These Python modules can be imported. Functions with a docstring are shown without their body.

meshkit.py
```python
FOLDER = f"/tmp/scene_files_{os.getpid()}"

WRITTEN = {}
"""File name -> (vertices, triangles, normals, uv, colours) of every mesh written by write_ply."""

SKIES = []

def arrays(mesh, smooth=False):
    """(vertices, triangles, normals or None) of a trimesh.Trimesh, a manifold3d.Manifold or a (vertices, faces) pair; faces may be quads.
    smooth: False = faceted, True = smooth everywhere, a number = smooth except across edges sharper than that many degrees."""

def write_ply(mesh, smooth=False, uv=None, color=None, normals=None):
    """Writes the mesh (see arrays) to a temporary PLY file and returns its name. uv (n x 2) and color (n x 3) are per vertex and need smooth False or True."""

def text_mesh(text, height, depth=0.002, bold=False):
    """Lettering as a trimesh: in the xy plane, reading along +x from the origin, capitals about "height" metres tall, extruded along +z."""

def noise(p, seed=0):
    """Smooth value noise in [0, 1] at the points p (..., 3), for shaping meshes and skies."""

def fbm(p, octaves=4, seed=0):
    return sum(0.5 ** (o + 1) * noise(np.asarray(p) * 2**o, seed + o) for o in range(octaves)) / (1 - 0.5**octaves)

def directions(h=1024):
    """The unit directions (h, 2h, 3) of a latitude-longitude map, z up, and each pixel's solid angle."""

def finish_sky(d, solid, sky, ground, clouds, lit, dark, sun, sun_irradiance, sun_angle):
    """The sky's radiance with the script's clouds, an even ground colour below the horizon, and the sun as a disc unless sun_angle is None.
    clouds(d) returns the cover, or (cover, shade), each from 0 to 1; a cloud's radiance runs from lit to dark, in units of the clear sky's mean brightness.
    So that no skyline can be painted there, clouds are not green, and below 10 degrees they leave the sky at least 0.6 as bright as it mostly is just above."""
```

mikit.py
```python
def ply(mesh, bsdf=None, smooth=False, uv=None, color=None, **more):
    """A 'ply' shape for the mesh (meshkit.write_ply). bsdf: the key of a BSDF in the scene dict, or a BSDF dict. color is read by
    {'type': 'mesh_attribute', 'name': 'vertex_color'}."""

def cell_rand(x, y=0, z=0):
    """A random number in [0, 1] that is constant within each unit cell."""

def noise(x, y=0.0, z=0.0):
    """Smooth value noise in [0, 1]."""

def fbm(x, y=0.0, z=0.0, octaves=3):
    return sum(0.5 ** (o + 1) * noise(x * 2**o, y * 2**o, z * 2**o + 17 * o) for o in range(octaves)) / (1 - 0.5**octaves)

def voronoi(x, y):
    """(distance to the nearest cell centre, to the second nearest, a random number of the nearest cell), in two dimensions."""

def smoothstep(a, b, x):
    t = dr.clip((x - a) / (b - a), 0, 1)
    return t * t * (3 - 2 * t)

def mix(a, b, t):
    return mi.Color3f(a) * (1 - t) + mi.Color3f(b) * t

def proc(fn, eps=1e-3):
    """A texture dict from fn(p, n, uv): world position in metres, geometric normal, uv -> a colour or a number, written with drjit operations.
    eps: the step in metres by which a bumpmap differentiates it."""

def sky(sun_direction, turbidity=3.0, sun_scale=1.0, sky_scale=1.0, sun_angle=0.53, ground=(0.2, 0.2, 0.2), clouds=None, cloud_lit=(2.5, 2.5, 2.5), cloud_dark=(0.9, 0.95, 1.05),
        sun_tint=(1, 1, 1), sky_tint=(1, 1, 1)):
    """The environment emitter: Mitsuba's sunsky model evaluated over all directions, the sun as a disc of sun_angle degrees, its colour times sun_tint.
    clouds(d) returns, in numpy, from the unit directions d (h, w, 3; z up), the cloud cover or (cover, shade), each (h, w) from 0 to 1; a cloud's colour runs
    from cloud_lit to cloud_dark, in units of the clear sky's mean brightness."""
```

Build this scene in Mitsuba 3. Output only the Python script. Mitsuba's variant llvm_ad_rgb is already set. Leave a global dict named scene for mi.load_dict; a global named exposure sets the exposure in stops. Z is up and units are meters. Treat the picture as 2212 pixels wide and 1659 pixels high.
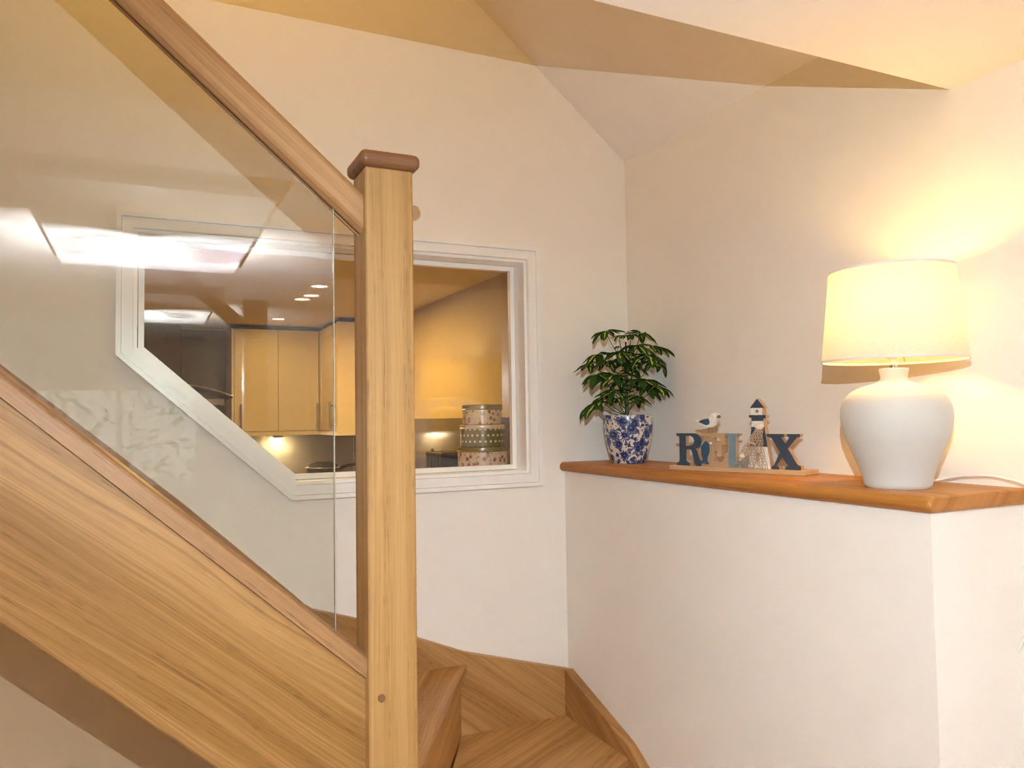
import math, random
import numpy as np, trimesh, shapely
import shapely.geometry as sg
import mitsuba as mi, drjit as dr, mikit
from mikit import noise, fbm, voronoi, cell_rand, smoothstep, mix

scene, labels = {'type': 'scene'}, {}
CZ = 1.6                                    # eye height; heights below are written relative to the eye and lifted by CZ
PI = math.pi

# ------------------------------------------------------------------ camera, lights, exposure
yaw, pitch, roll, FPX = .441817643, .0427139686, -.0153069518, 1680.036
fw = np.array([math.sin(yaw)*math.cos(pitch), math.cos(yaw)*math.cos(pitch), math.sin(pitch)])
rt = np.cross(fw, [0, 0, 1]); rt /= np.linalg.norm(rt)
up = np.cross(rt, fw)
up2 = -rt*math.sin(roll) + up*math.cos(roll)
T = mi.ScalarTransform4f
eye = np.array([0, 0, CZ])
scene['camera'] = {'type': 'perspective', 'fov': 2*math.degrees(math.atan(1106/FPX)), 'fov_axis': 'x', 'near_clip': .05, 'far_clip': 100,
                   'to_world': T().look_at(origin=eye.tolist(), target=(eye+fw).tolist(), up=up2.tolist())}
exposure = 4.0
LK = 2.0**-exposure                          # lamp levels are written for exposure 0 and scaled with it
def rgb(*c): return {'type': 'rgb', 'value': list(c)}
def lamp(*c): return rgb(*[v*LK for v in c])
FL = [-.008, -.02, .23 + CZ]                 # the photographer's flash, tilted up and back at the ceiling
scene['flash_spill'] = {'type': 'spot', 'to_world': T().look_at(origin=FL, target=[FL[0]+.50, FL[1]+.86, FL[2]-.34], up=[0, 0, 1]),
                        'intensity': lamp(6.5, 7.6, 8.1), 'cutoff_angle': 82, 'beam_width': 12, 'sampling_weight': 3.0}
for side, ax in (('left', -.24), ('right', .30)):
    scene[f'flash_beam_{side}'] = {'type': 'spot', 'to_world': T().look_at(origin=FL, target=[FL[0]+ax, FL[1]-.40, FL[2]+.42], up=[1, 0, 0]),
                                   'intensity': lamp(35.0, 36.5, 39.0), 'cutoff_angle': 46, 'beam_width': 4, 'sampling_weight': 4.0}
scene['dusk_sky'] = {'type': 'constant', 'radiance': lamp(1.3, 1.35, 1.2), 'sampling_weight': .15}
BULB = lamp(168, 101, 28)
ADDED_PENDANT = lamp(24, 13.4, 2.6)  # added warm fill, no lamp seen there
DOWN = lamp(600, 385, 118)

# ------------------------------------------------------------------ helpers
def numbered(key):
    if key not in labels and key not in scene and not any(k.startswith(key+'__') for k in scene): return key
    n = 1
    while True:
        k = f'{key}_{n:03d}'
        if k not in labels and k not in scene and not any(q.startswith(k+'__') for q in scene): return k
        n += 1
def thing(name, label, cat, group=None):
    key = numbered(name); labels[key] = {'label': label, 'category': cat}
    if group: labels[key]['group'] = group
    return key
def lift(m):
    m = m.copy(); m.apply_translation([0, 0, CZ]); return m
def obj(name, mesh, mat, parent=None, smooth=False, label=None, kind=None, along=None, seed=0, uv=None, scale=1.0, **more):
    key = numbered((parent+'__' if parent else '')+name)
    mesh = lift(mesh)
    if along is not None:
        mesh, uv = grain(mesh, along, seed, scale); smooth = False
    scene[key] = mikit.ply(mesh, 'material_'+mat, smooth=smooth, uv=uv, **more)
    if label or kind:
        labels[key] = {}
        if label: labels[key]['label'] = label
        if kind: labels[key]['kind'] = kind
    return key
def struct(name, mesh, mat, label, **k):
    key = obj(name, mesh, mat, **k); labels[key] = {'kind': 'structure', 'label': label}; return key
def single(name, mesh, mat, label, cat, group=None, **k):
    key = obj(name, mesh, mat, **k); labels[key] = {'label': label, 'category': cat}
    if group: labels[key]['group'] = group
    return key
def grain(mesh, along, seed, scale=1.0):
    """un-merged copy whose uv runs (along the grain, across it), in metres"""
    v = mesh.triangles.reshape(-1, 3)
    a = np.asarray(along, float); a = a/np.linalg.norm(a)
    b = np.cross(a, [0, 0, 1.0] if abs(a[2]) < .9 else [0, 1.0, 0]); b /= np.linalg.norm(b)
    c = np.cross(a, b)
    rng = np.random.default_rng(1000+seed); o = rng.uniform(3, 40, 2)
    uv = np.stack([v@a+o[0], v@b*1.0+v@c*.93+o[1]], 1)*scale
    return trimesh.Trimesh(v, np.arange(len(v)).reshape(-1, 3), process=False), uv
def cat_(ms): return trimesh.util.concatenate(ms)
def box(x0, x1, y0, y1, z0, z1):
    m = trimesh.creation.box([x1-x0, y1-y0, z1-z0]); m.apply_translation([(x0+x1)/2, (y0+y1)/2, (z0+z1)/2]); return m
def cbox(x0, x1, y0, y1, z0, z1, c=.003, seg=1):
    """box with chamfered (seg=1) or rounded edges"""
    if seg == 1:
        P = []
        for sx in (0, 1):
            for sy in (0, 1):
                for sz in (0, 1):
                    x, y, z = (x0, x1)[sx], (y0, y1)[sy], (z0, z1)[sz]
                    dx, dy, dz = (c, -c)[sx], (c, -c)[sy], (c, -c)[sz]
                    P += [(x, y+dy, z+dz), (x+dx, y, z+dz), (x+dx, y+dy, z)]
        return trimesh.convex.convex_hull(np.array(P))
    s = trimesh.creation.icosphere(subdivisions=seg, radius=c).vertices
    P = np.vstack([s+np.array([x, y, z]) for x in (x0+c, x1-c) for y in (y0+c, y1-c) for z in (z0+c, z1-c)])
    return trimesh.convex.convex_hull(P)
def ext(poly, d, axis='y', at=0.0):
    """extrude a shapely polygon (or list of points); its plane is XZ (axis y), YZ (axis x) or XY (axis z)"""
    if not hasattr(poly, 'exterior'): poly = sg.Polygon(poly)
    m = trimesh.creation.extrude_polygon(poly, d, engine='earcut')
    v = m.vertices.copy(); a, b, h = v.T
    if axis == 'y': w = np.stack([a, at+h, b], 1); flip = True
    elif axis == 'x': w = np.stack([at+h, a, b], 1); flip = False
    else: w = np.stack([a, b, at+h], 1); flip = False
    f = m.faces[:, ::-1] if flip else m.faces
    return trimesh.Trimesh(w, f, process=False)
def lathe(prof, n=64, center=(0, 0, 0), sx=1, sy=1, close=True):
    prof = np.array(prof, float); t = np.arange(n)*2*PI/n
    v = np.stack([np.outer(prof[:, 0], np.cos(t))*sx, np.outer(prof[:, 0], np.sin(t))*sy, np.repeat(prof[:, 1:], n, 1)], -1).reshape(-1, 3)
    f = []
    for i in range(len(prof)-1):
        for j in range(n):
            a, b, c, d = i*n+j, i*n+(j+1) % n, (i+1)*n+(j+1) % n, (i+1)*n+j
            f += [(a, b, c), (a, c, d)]
    m = trimesh.Trimesh(v+np.array(center), f, process=False)
    m.merge_vertices(); m.update_faces(m.nondegenerate_faces()); return m
def tube(pts, r, sides=8, cap=True):
    p = np.asarray(pts, float); t = np.gradient(p, axis=0); t /= np.linalg.norm(t, axis=1, keepdims=True)+1e-12
    ref = np.array([0, 0, 1.0]) if abs(t[0, 2]) < .9 else np.array([1.0, 0, 0])
    a = np.cross(t[0], ref); a /= np.linalg.norm(a); A = []
    for k in range(len(p)):
        a = a-t[k]*(a@t[k]); a /= np.linalg.norm(a); A.append(a)
    A = np.array(A); B = np.cross(t, A); ang = np.arange(sides)*2*PI/sides
    R = np.broadcast_to(r, (len(p),))
    v = (p[:, None]+R[:, None, None]*(np.cos(ang)[None, :, None]*A[:, None]+np.sin(ang)[None, :, None]*B[:, None])).reshape(-1, 3)
    f = []
    for i in range(len(p)-1):
        for j in range(sides):
            q, w, e, s = i*sides+j, i*sides+(j+1) % sides, (i+1)*sides+(j+1) % sides, (i+1)*sides+j
            f += [(q, w, e), (q, e, s)]
    if cap:
        v = np.vstack([v, p[0], p[-1]]); n = len(v)
        for j in range(sides):
            f += [(n-2, (j+1) % sides, j), (n-1, (len(p)-1)*sides+j, (len(p)-1)*sides+(j+1) % sides)]
    return trimesh.Trimesh(v, f, process=False)
def curve(pts, n=24):
    from scipy.interpolate import make_interp_spline
    p = np.asarray(pts, float); s = np.r_[0, np.cumsum(np.linalg.norm(np.diff(p, axis=0), axis=1))]
    return make_interp_spline(s, p, k=min(3, len(p)-1))(np.linspace(0, s[-1], n))
def rpoly(poly, r):
    return sg.Polygon(poly).buffer(-r).buffer(r*2, quad_segs=4).buffer(-r, quad_segs=4) if r else sg.Polygon(poly)
def caps(s):
    """triangles of a simple polygon as indices into its own vertex list"""
    s = np.asarray(s, float); v, f = trimesh.creation.triangulate_polygon(sg.Polygon(s), engine='earcut')
    return np.array([np.argmin(((s-q)**2).sum(1)) for q in v])[f]
def sweep_x(section, x0, x1, zc0, zc1):
    """prism of a (y, dz) section whose ends stand upright at x0 and x1"""
    s = np.array(section, float); n = len(s)
    v = np.vstack([np.stack([np.full(n, x), s[:, 0], z+s[:, 1]], 1) for x, z in ((x0, zc0), (x1, zc1))])
    f = []
    for i in range(n):
        j = (i+1) % n; f += [(i, j, n+j), (i, n+j, n+i)]
    cap = caps(s)
    f += [tuple(c) for c in cap[:, ::-1]]+[tuple(c+n) for c in cap]
    m = trimesh.Trimesh(v, f, process=True); m.fix_normals(); return m

# ------------------------------------------------------------------ materials
def mat(key, d): scene['material_'+key] = d; return key
def two(d): return {'type': 'twosided', 'bsdf': d}
def paint(key, c, amt=.02, sc=6.0):
    c0 = mi.Color3f(*c)
    def fn(p, n, uv): return c0*(1-amt+2*amt*fbm(p.x*sc, p.y*sc, p.z*sc))
    return mat(key, two({'type': 'diffuse', 'reflectance': mikit.proc(fn)}))
def plain(key, c, rough=.5, metal=0.0, spec=.5, coat=0.0):
    return mat(key, two({'type': 'principled', 'base_color': rgb(*c), 'roughness': rough, 'metallic': metal, 'specular': spec, 'clearcoat': coat, 'clearcoat_gloss': .9}))
def oak(key, light, mid, dark, rough=.42, fig=1.0, bandw=1.0):
    L, M, D = mi.Color3f(*light), mi.Color3f(*mid), mi.Color3f(*dark)
    def fn(p, n, uv):
        u, v = uv.x, uv.y
        w = v+fig*(.030*(noise(u*1.7, v*5.0)-.5)+.012*(noise(u*5.0, v*14.0, 3.0)-.5))
        ring = noise(w*62*bandw, u*.9, 1.0)*.55+noise(w*170*bandw, u*2.2, 2.0)*.45
        broad = noise(w*11, u*.6, 5.0)
        fine = noise(v*900, u*16, 7.0)
        pore = smoothstep(.70, .92, noise(v*1100, u*34, 9.0))*smoothstep(.35, .75, ring)
        mid_ = noise(w*360*bandw, u*3.2, 4.0)
        t = dr.clip(.02+.50*ring*ring+.34*broad+.24*(mid_-.25), 0, 1)
        c = mix(mix(L, M, smoothstep(.12, .55, t)), D, smoothstep(.50, .92, t)*.9)
        return c*(.90+.17*fine)*(1-.34*pore)
    return mat(key, two({'type': 'principled', 'base_color': mikit.proc(fn), 'roughness': rough, 'specular': .4}))

paint('wall_paint', (.80, .76, .695))
paint('ceiling_paint', (.82, .785, .74))
plain('white_gloss', (.80, .79, .77), .28)
plain('white_satin', (.83, .83, .83), .30)
plain('seam', (.50, .40, .30), .7)
oak('oak_post', (0.3836, 0.2241, 0.0845), (0.3310, 0.1778, 0.0572), (0.2417, 0.1142, 0.0328), fig=.5)
oak('oak_string', (0.3694, 0.2039, 0.0727), (0.2495, 0.1234, 0.0353), (0.1306, 0.0558, 0.0144), fig=1.5, bandw=1.05)
oak('oak_rail', (0.4212, 0.2452, 0.1133), (0.3468, 0.1798, 0.0736), (0.2218, 0.1017, 0.0351), fig=.8)
oak('oak_base', (0.3373, 0.1924, 0.0924), (0.2992, 0.1561, 0.0660), (0.2394, 0.1115, 0.0422), fig=1.0, bandw=.6)
oak('oak_tread', (0.4171, 0.2258, 0.0792), (0.3346, 0.1628, 0.0522), (0.2279, 0.0998, 0.0288), fig=1.6, bandw=.8)
oak('oak_shelf', (0.4068, 0.1699, 0.0355), (0.3311, 0.1207, 0.0219), (0.2270, 0.0734, 0.0129), fig=1.4, bandw=.6, rough=.45)
oak('oak_cap', (.22, .105, .05), (.17, .075, .034), (.10, .042, .02), fig=.8, rough=.38)
oak('pale_wood', (.50, .32, .18), (.43, .26, .135), (.33, .19, .09), fig=.8, rough=.6)
plain('dowel', (.16, .075, .03), .5)
mat('glass', {'type': 'thindielectric', 'int_ior': 1.5, 'specular_transmittance': rgb(.86, .88, .84)})
mat('pane_glass', {'type': 'thindielectric', 'int_ior': 1.52})
plain('glass_edge', (.42, .43, .36), .12)
# kitchen
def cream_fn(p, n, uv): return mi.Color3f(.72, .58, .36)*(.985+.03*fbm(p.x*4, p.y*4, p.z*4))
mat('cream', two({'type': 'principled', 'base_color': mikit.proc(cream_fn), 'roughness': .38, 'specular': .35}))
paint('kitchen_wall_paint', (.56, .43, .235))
plain('gap_shade', (.02, .014, .009), .8)  # near-black colour for the shade above the wall cabinets
plain('brown_gloss', (.105, .078, .052), .10)
plain('brown_wall', (.085, .05, .028), .35)
plain('grey_splash', (.27, .225, .165), .28)
plain('steel', (.50, .46, .40), .28, 1.0)
plain('steel_dark', (.20, .14, .10), .35, 1.0)
plain('chrome', (.85, .85, .85), .08, 1.0)
plain('black_gloss', (.02, .02, .022), .15)
plain('black_matt', (.025, .024, .026), .5)
plain('worktop', (.12, .10, .085), .25)
plain('floor_wood', (.46, .26, .12), .45)
plain('floor_tile', (.62, .54, .42), .4)
mat('dark_glass', {'type': 'thindielectric', 'int_ior': 1.5, 'specular_transmittance': rgb(.45, .42, .36)})
mat('down_glow', {'type': 'diffuse', 'reflectance': rgb(.5, .5, .5)})

# ------------------------------------------------------------------ structure: stair room
D = 2.275            # face of the back wall
CE = .6735           # flat ceiling
XR = 1.528           # face of the right wall
FLOOR = -CZ
HOLE = [(-.068, .556), (1.1725, .556), (1.1725, -.2235), (.375, -.2245), (-.0688, .177)]
hole_in = sg.Polygon(HOLE).buffer(-.050, join_style=2)
wall = sg.Polygon([(-2.3, FLOOR-.05), (XR+.1, FLOOR-.05), (XR+.1, .95), (-.95, 2.97), (-2.3, 2.97)]).difference(hole_in)
struct('wall_back', ext(wall, .12, 'y', D), 'wall_paint', 'cream wall with the five-sided internal window')
struct('wall_right', ext([(-2.9, FLOOR-.05), (D+.12, FLOOR-.05), (D+.12, .93), (1.055, .93), (1.055, CE), (-2.9, CE)], .1, 'x', XR), 'wall_paint', 'cream wall behind the table lamp')
struct('wall_left', box(-2.3, -2.2, -2.9, D, FLOOR-.05, 2.97), 'wall_paint', 'cream wall on the left of the stairs')
struct('ceiling', box(-2.2, XR, -2.8, 1.055, CE, CE+.14), 'ceiling_paint', 'flat white ceiling above the lamp')
slo = .812
struct('ceiling_slope', ext([(XR, .893), (XR, .943), (-.9915, .943+slo*(XR+.9915)), (-.9915, .893+slo*(XR+.9915))], D-1.055, 'y', 1.055), 'ceiling_paint', 'sloping ceiling over the stairwell')
struct('ceiling_upper', box(-2.2, -.9, 1.055, D, 2.90, 2.97), 'ceiling_paint', 'flat ceiling at the top of the stairwell')
struct('wall_landing', ext([(-2.2, CE+.14), (XR, CE+.14), (XR, .90), (-.95, .90+slo*(XR+.95)), (-2.2, .90+slo*(XR+.95))], .06, 'y', .994), 'wall_paint', 'landing wall above the flat ceiling')
struct('floor', box(-2.3, XR+.1, -2.9, D+.12, FLOOR-.1, FLOOR), 'floor_wood', 'wooden floor of the room')
# rear wall with a window, seen only as a reflection in the glass
rear = sg.Polygon([(-2.3, FLOOR-.05), (XR+.1, FLOOR-.05), (XR+.1, CE+.1), (-2.3, CE+.1)]).difference(sg.box(-.66, -.46, .36, .57))
struct('wall_rear', ext(rear, .14, 'y', -2.94), 'wall_paint', 'cream wall with the reflected window')
struct('wall_ledge', box(1.265, XR, .942, D, FLOOR, -.181), 'wall_paint', 'boxed-in low wall carrying the oak shelf')

paint('understair_shade_tan', (.56, .45, .30))  # tan stands in for the shade on the wall under the stairs
struct('wall_understair_shade', ext([(X0_, FLOOR) for X0_ in (-2.2,)]+[(.30, FLOOR), (.30, -.79), (-1.25, .60), (-2.2, .60)], .02, 'y', 2.20), 'understair_shade_tan', 'added panel under the stairs with the shade painted in as tan')  # panel added before the back wall, coloured darker for the shade there

# ------------------------------------------------------------------ internal window
def ring_pieces(outer, o0, o1, names):
    """mitred pieces of the band between two inward offsets of a convex polygon"""
    a, b = [np.array(sg.Polygon(outer).buffer(-o, join_style=2, mitre_limit=20).exterior.coords)[:-1] if o else np.array(outer) for o in (o0, o1)]
    P = []
    outer = np.array(outer)
    for i in range(len(outer)):
        def near(q, k): return q[np.argmin(np.linalg.norm(q-outer[k], axis=1))]
        j = (i+1) % len(outer); P.append(np.array([near(a, i), near(a, j), near(b, j), near(b, i)]))
    return P
W1 = 'window_1'; labels[W1] = {'kind': 'structure', 'label': 'five-sided white internal window looking into the kitchen'}
bb, fa, ja, st = ring_pieces(HOLE, 0, .0125, None), ring_pieces(HOLE, .0132, .0404, None), ring_pieces(HOLE, .0505, .067, None), ring_pieces(HOLE, .052, .067, None)
lip = ring_pieces(HOLE, .0411, .0505, None)
for q in fa: obj('architrave', ext(q, .018, 'y', D-.018), 'white_gloss', W1)
for q in bb: obj('back_band', cat_([ext(q, .023, 'y', D-.023)]), 'white_gloss', W1)
for q in lip: obj('lining', ext(q, .106, 'y', D-.004), 'white_gloss', W1)
for q in st: obj('glazing_bead', ext(q, .020, 'y', D+.066), 'white_gloss', W1)
pn = sg.Polygon(HOLE).buffer(-.056, join_style=2, mitre_limit=20)
pm = ext(pn, .004, 'y', D+.086); pv = np.array(pn.exterior.coords)[:-1]
tri = trimesh.creation.triangulate_polygon(pn, engine='earcut')
obj('pane', trimesh.Trimesh(np.stack([tri[0][:, 0], np.full(len(tri[0]), D+.0875), tri[0][:, 1]], 1), tri[1], process=False), 'pane_glass', W1)
obj('sill', cbox(-.1, 1.44, D+.12, D+.42, -.215, -.19, .003), 'white_gloss', W1)

# ------------------------------------------------------------------ staircase
ST = thing('staircase', 'oak winder staircase with square newel post, sloping handrail and glass balustrade panel', 'staircase')
np_ = obj('newel_post', cbox(.3605, .45, 1.37, 1.46, FLOOR, .4605, .0025), 'oak_post', ST, along=(0, 0, 1), seed=1, label='square oak newel post')
cap = cat_([cbox(.349, .4625, 1.3565, 1.4735, .4605, .4895, .0125, 3)])
obj('cap', cap, 'oak_cap', np_, along=(1, 0, 0), seed=2, label='dark oak cap')
ang = np.linspace(0, 2*PI, 25)[:-1]
dw = trimesh.creation.cylinder(radius=.0062, height=.006, sections=20); dw.apply_transform(trimesh.transformations.rotation_matrix(PI/2, [1, 0, 0])); dw.apply_translation([.3825, 1.3685, -.4935])
obj('dowel', dw, 'dowel', np_, label='dark dowel peg')
X0 = -1.30
# handrail
hs = [(1.387, -.014), (1.3885, -.007), (1.392, -.003), (1.399, 0), (1.431, 0), (1.438, -.003), (1.4425, -.007), (1.445, -.014), (1.445, -.058), (1.441, -.068), (1.432, -.074), (1.423, -.0755), (1.423, -.066), (1.407, -.066), (1.407, -.0755), (1.400, -.0745), (1.391, -.069), (1.387, -.0625)]
zt = lambda x: .4313+.8690*(.3439-x)
obj('handrail', sweep_x(hs, X0, .3605, zt(X0), zt(.3605)), 'oak_rail', ST, along=(1, 0, -.87), seed=3)
# base rail with glass groove
zb = lambda x: -.4218+.905*(.3585-x)
bs = [(1.386, -.038), (1.386, -.008), (1.388, -.003), (1.393, 0), (1.408, .004), (1.408, -.008), (1.423, -.008), (1.423, .004), (1.438, 0), (1.443, -.003), (1.446, -.008), (1.446, -.038)]
obj('base_rail', sweep_x(bs, X0, .3605, zb(X0), zb(.3605)), 'oak_base', ST, along=(1, 0, -.905), seed=4)
# outer string
zs = lambda x: zb(x)-.037
zu = lambda x: -.5645-.905*(x-.1003)
so = sg.Polygon([(X0, zu(X0)+.02), (.3605, zu(.3605)+.02), (.3605, zs(.3605)), (X0, zs(X0))])
obj('outer_string', ext(so, .032, 'y', 1.398), 'oak_string', ST, along=(1, 0, -.80), seed=5)
ts = [(1.3935, .006), (1.3935, .020), (1.396, .024), (1.400, .026), (1.434, .026), (1.434, 0), (1.400, 0), (1.396, .002)]
obj('string_trim', sweep_x(ts, X0, .3605, zu(X0), zu(.3605)), 'oak_string', ST, along=(1, 0, -.905), seed=6)
# glass
gx = .3105
gp = [(X0, zb(X0)-.004), (gx, zb(gx)-.004), (gx, zt(gx)-.070), (X0, zt(X0)-.070)]
gm = trimesh.Trimesh([(x, 1.415, z) for x, z in gp], [(0, 1, 2), (0, 2, 3)], process=False)
gl = obj('glass_panel', gm, 'glass', ST, label='clear toughened glass panel')
obj('polished_edge', box(gx, gx+.0012, 1.4105, 1.4195, zb(gx)-.003, zt(gx)-.072), 'glass_edge', gl)
# wall strings
wt = [(-.3191-1, .1481+.882), (-.3191, .1481), (.0988, -.2204), (.3857, -.4926), (.411, -.5186), (.4365, -.5357), (.5549, -.5748), (.7367, -.6531), (.8945, -.7189), (1.0376, -.7606), (1.265, -.826)]
wl = [(1.265, FLOOR), (.30, FLOOR), (.30, -.95), (-.3191-1, .1481+.882-.42)]
obj('wall_string', ext(wt+wl, .030, 'y', D-.030), 'oak_tread', ST, along=(1, 0, -.75), seed=7)
rs = [(D-.03, -.8194), (1.92, -.921), (1.89, -.932), (1.84, -.960), (1.7, -1.062), (1.1, -1.55), (1.06, FLOOR), (D-.03, FLOOR)]
obj('wall_string', ext([(a, b) for a, b in rs], .030, 'x', 1.235), 'oak_tread', ST, along=(0, 1, .55), seed=8)
# treads: plan polygons
H4, H3, H2, H1 = -.7526, -.9643, -1.176, -1.388
N3 = [(.45, 1.425), (1.235, 1.884)]; N4 = [(.45, 1.470), (.894, D-.03)]; N5 = [(.42, 1.46), (.42, D-.03)]
def board(name, poly, z, along, seed, th=.022, split=None):
    p = sg.Polygon(poly); k = obj(name, ext(p, th, 'z', z-th), 'oak_tread', ST, along=along, seed=seed); return k
def shrink(poly, d=.0): return poly
d4 = np.array([.444, .775, 0]); d3 = np.array([.785, .459, 0])
def strips(poly, z, d, widths, seed, th=.022):
    """a tread glued up from boards that run along d; the boards are parts"""
    d = d[:2]/np.linalg.norm(d[:2]); n = np.array([-d[1], d[0]]); P = sg.Polygon(poly); q = np.array(poly)@n; lo = q.min()-.001
    tr = None; k = 0
    edges = [lo]
    while edges[-1] < q.max(): edges.append(edges[-1]+widths[k % len(widths)]); k += 1
    for i in range(len(edges)-1):
        a, b = edges[i]+.0002, edges[i+1]-.0002
        big = [tuple(n*a-d*9), tuple(n*a+d*9), tuple(n*b+d*9), tuple(n*b-d*9)]
        s = P.intersection(sg.Polygon(big))
        if s.is_empty or s.area < 1e-5 or s.geom_type != 'Polygon': continue
        if tr is None: tr = obj('tread', ext(s, th, 'z', z-th), 'oak_tread', ST, along=(*d, 0), seed=seed)
        else: obj('plank', ext(s, th, 'z', z-th), 'oak_tread', tr, along=(*d, 0), seed=seed+i*7)
off = lambda a, n, s: (a[0]+n[0]*s, a[1]+n[1]*s)
n4 = np.array([d4[1], -d4[0]])/np.linalg.norm(d4); n3 = np.array([d3[1], -d3[0]])/np.linalg.norm(d3)   # towards the descent
strips([off(N4[0], n4, 0), off(N4[1], n4, 0), (.435, D-.03), (.435, 1.465)], H4, d4, (.105, .028, .12, .1), 20)
strips([off(N3[0], n3, 0), off(N3[1], n3, 0), (1.235, D-.03), (.88, D-.03), (.4501, 1.475)], H3, d3, (.11, .12, .10, .13), 30)
strips([(.4501, 1.195), (1.235, 1.195), (1.235, 1.90), (.4501, 1.44)], H2, np.array([1, 0, 0]), (.12,), 40)
strips([(.4501, .98), (1.235, .98), (1.235, 1.215), (.4501, 1.215)], H1, np.array([1, 0, 0]), (.12,), 50)
def riser(p, q, z0, z1, seed):
    p, q = np.array(p), np.array(q); d = (q-p)/np.linalg.norm(q-p); n = np.array([-d[1], d[0]])*.014
    obj('riser', ext([tuple(p), tuple(q), tuple(q+n), tuple(p+n)], z1-z0, 'z', z0), 'oak_tread', ST, along=(*d, 0), seed=seed)
riser(np.array(N4[0])-n4*.017+.02*d4[:2], np.array(N4[1])-n4*.017-.0*d4[:2], H3, H4-.022, 60)
riser(np.array(N3[0])-n3*.017, np.array(N3[1])-n3*.017, H2, H3-.022, 61)
riser((.4501, 1.212), (1.235, 1.212), H1, H2-.022, 62)
riser((.4501, .997), (1.235, .997), FLOOR, H1-.022, 63)
x, z, k = .42, H4+.2117, 0
riser((x+.017-.03, 1.465), (x+.017-.03, D-.03), H4, z-.022, 70)
for k in range(7):
    obj('tread', box(x-.27 if k < 6 else X0, x, 1.43, D-.03, z-.022, z), 'oak_tread', ST, along=(0, 1, 0), seed=80+k)
    x -= .234; 
    if k < 6: obj('riser', box(x-.03, x-.017, 1.43, D-.03, z, z+.2117-.022), 'oak_tread', ST, along=(0, 1, 0), seed=90+k)
    z += .2117
obj('soffit_board', ext([(X0, zu(X0)), (.3605, zu(.3605)), (.3605, zu(.3605)+.012), (X0, zu(X0)+.012)], D-.03-1.434, 'y', 1.434), 'wall_paint', ST, label='plastered underside')

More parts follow.
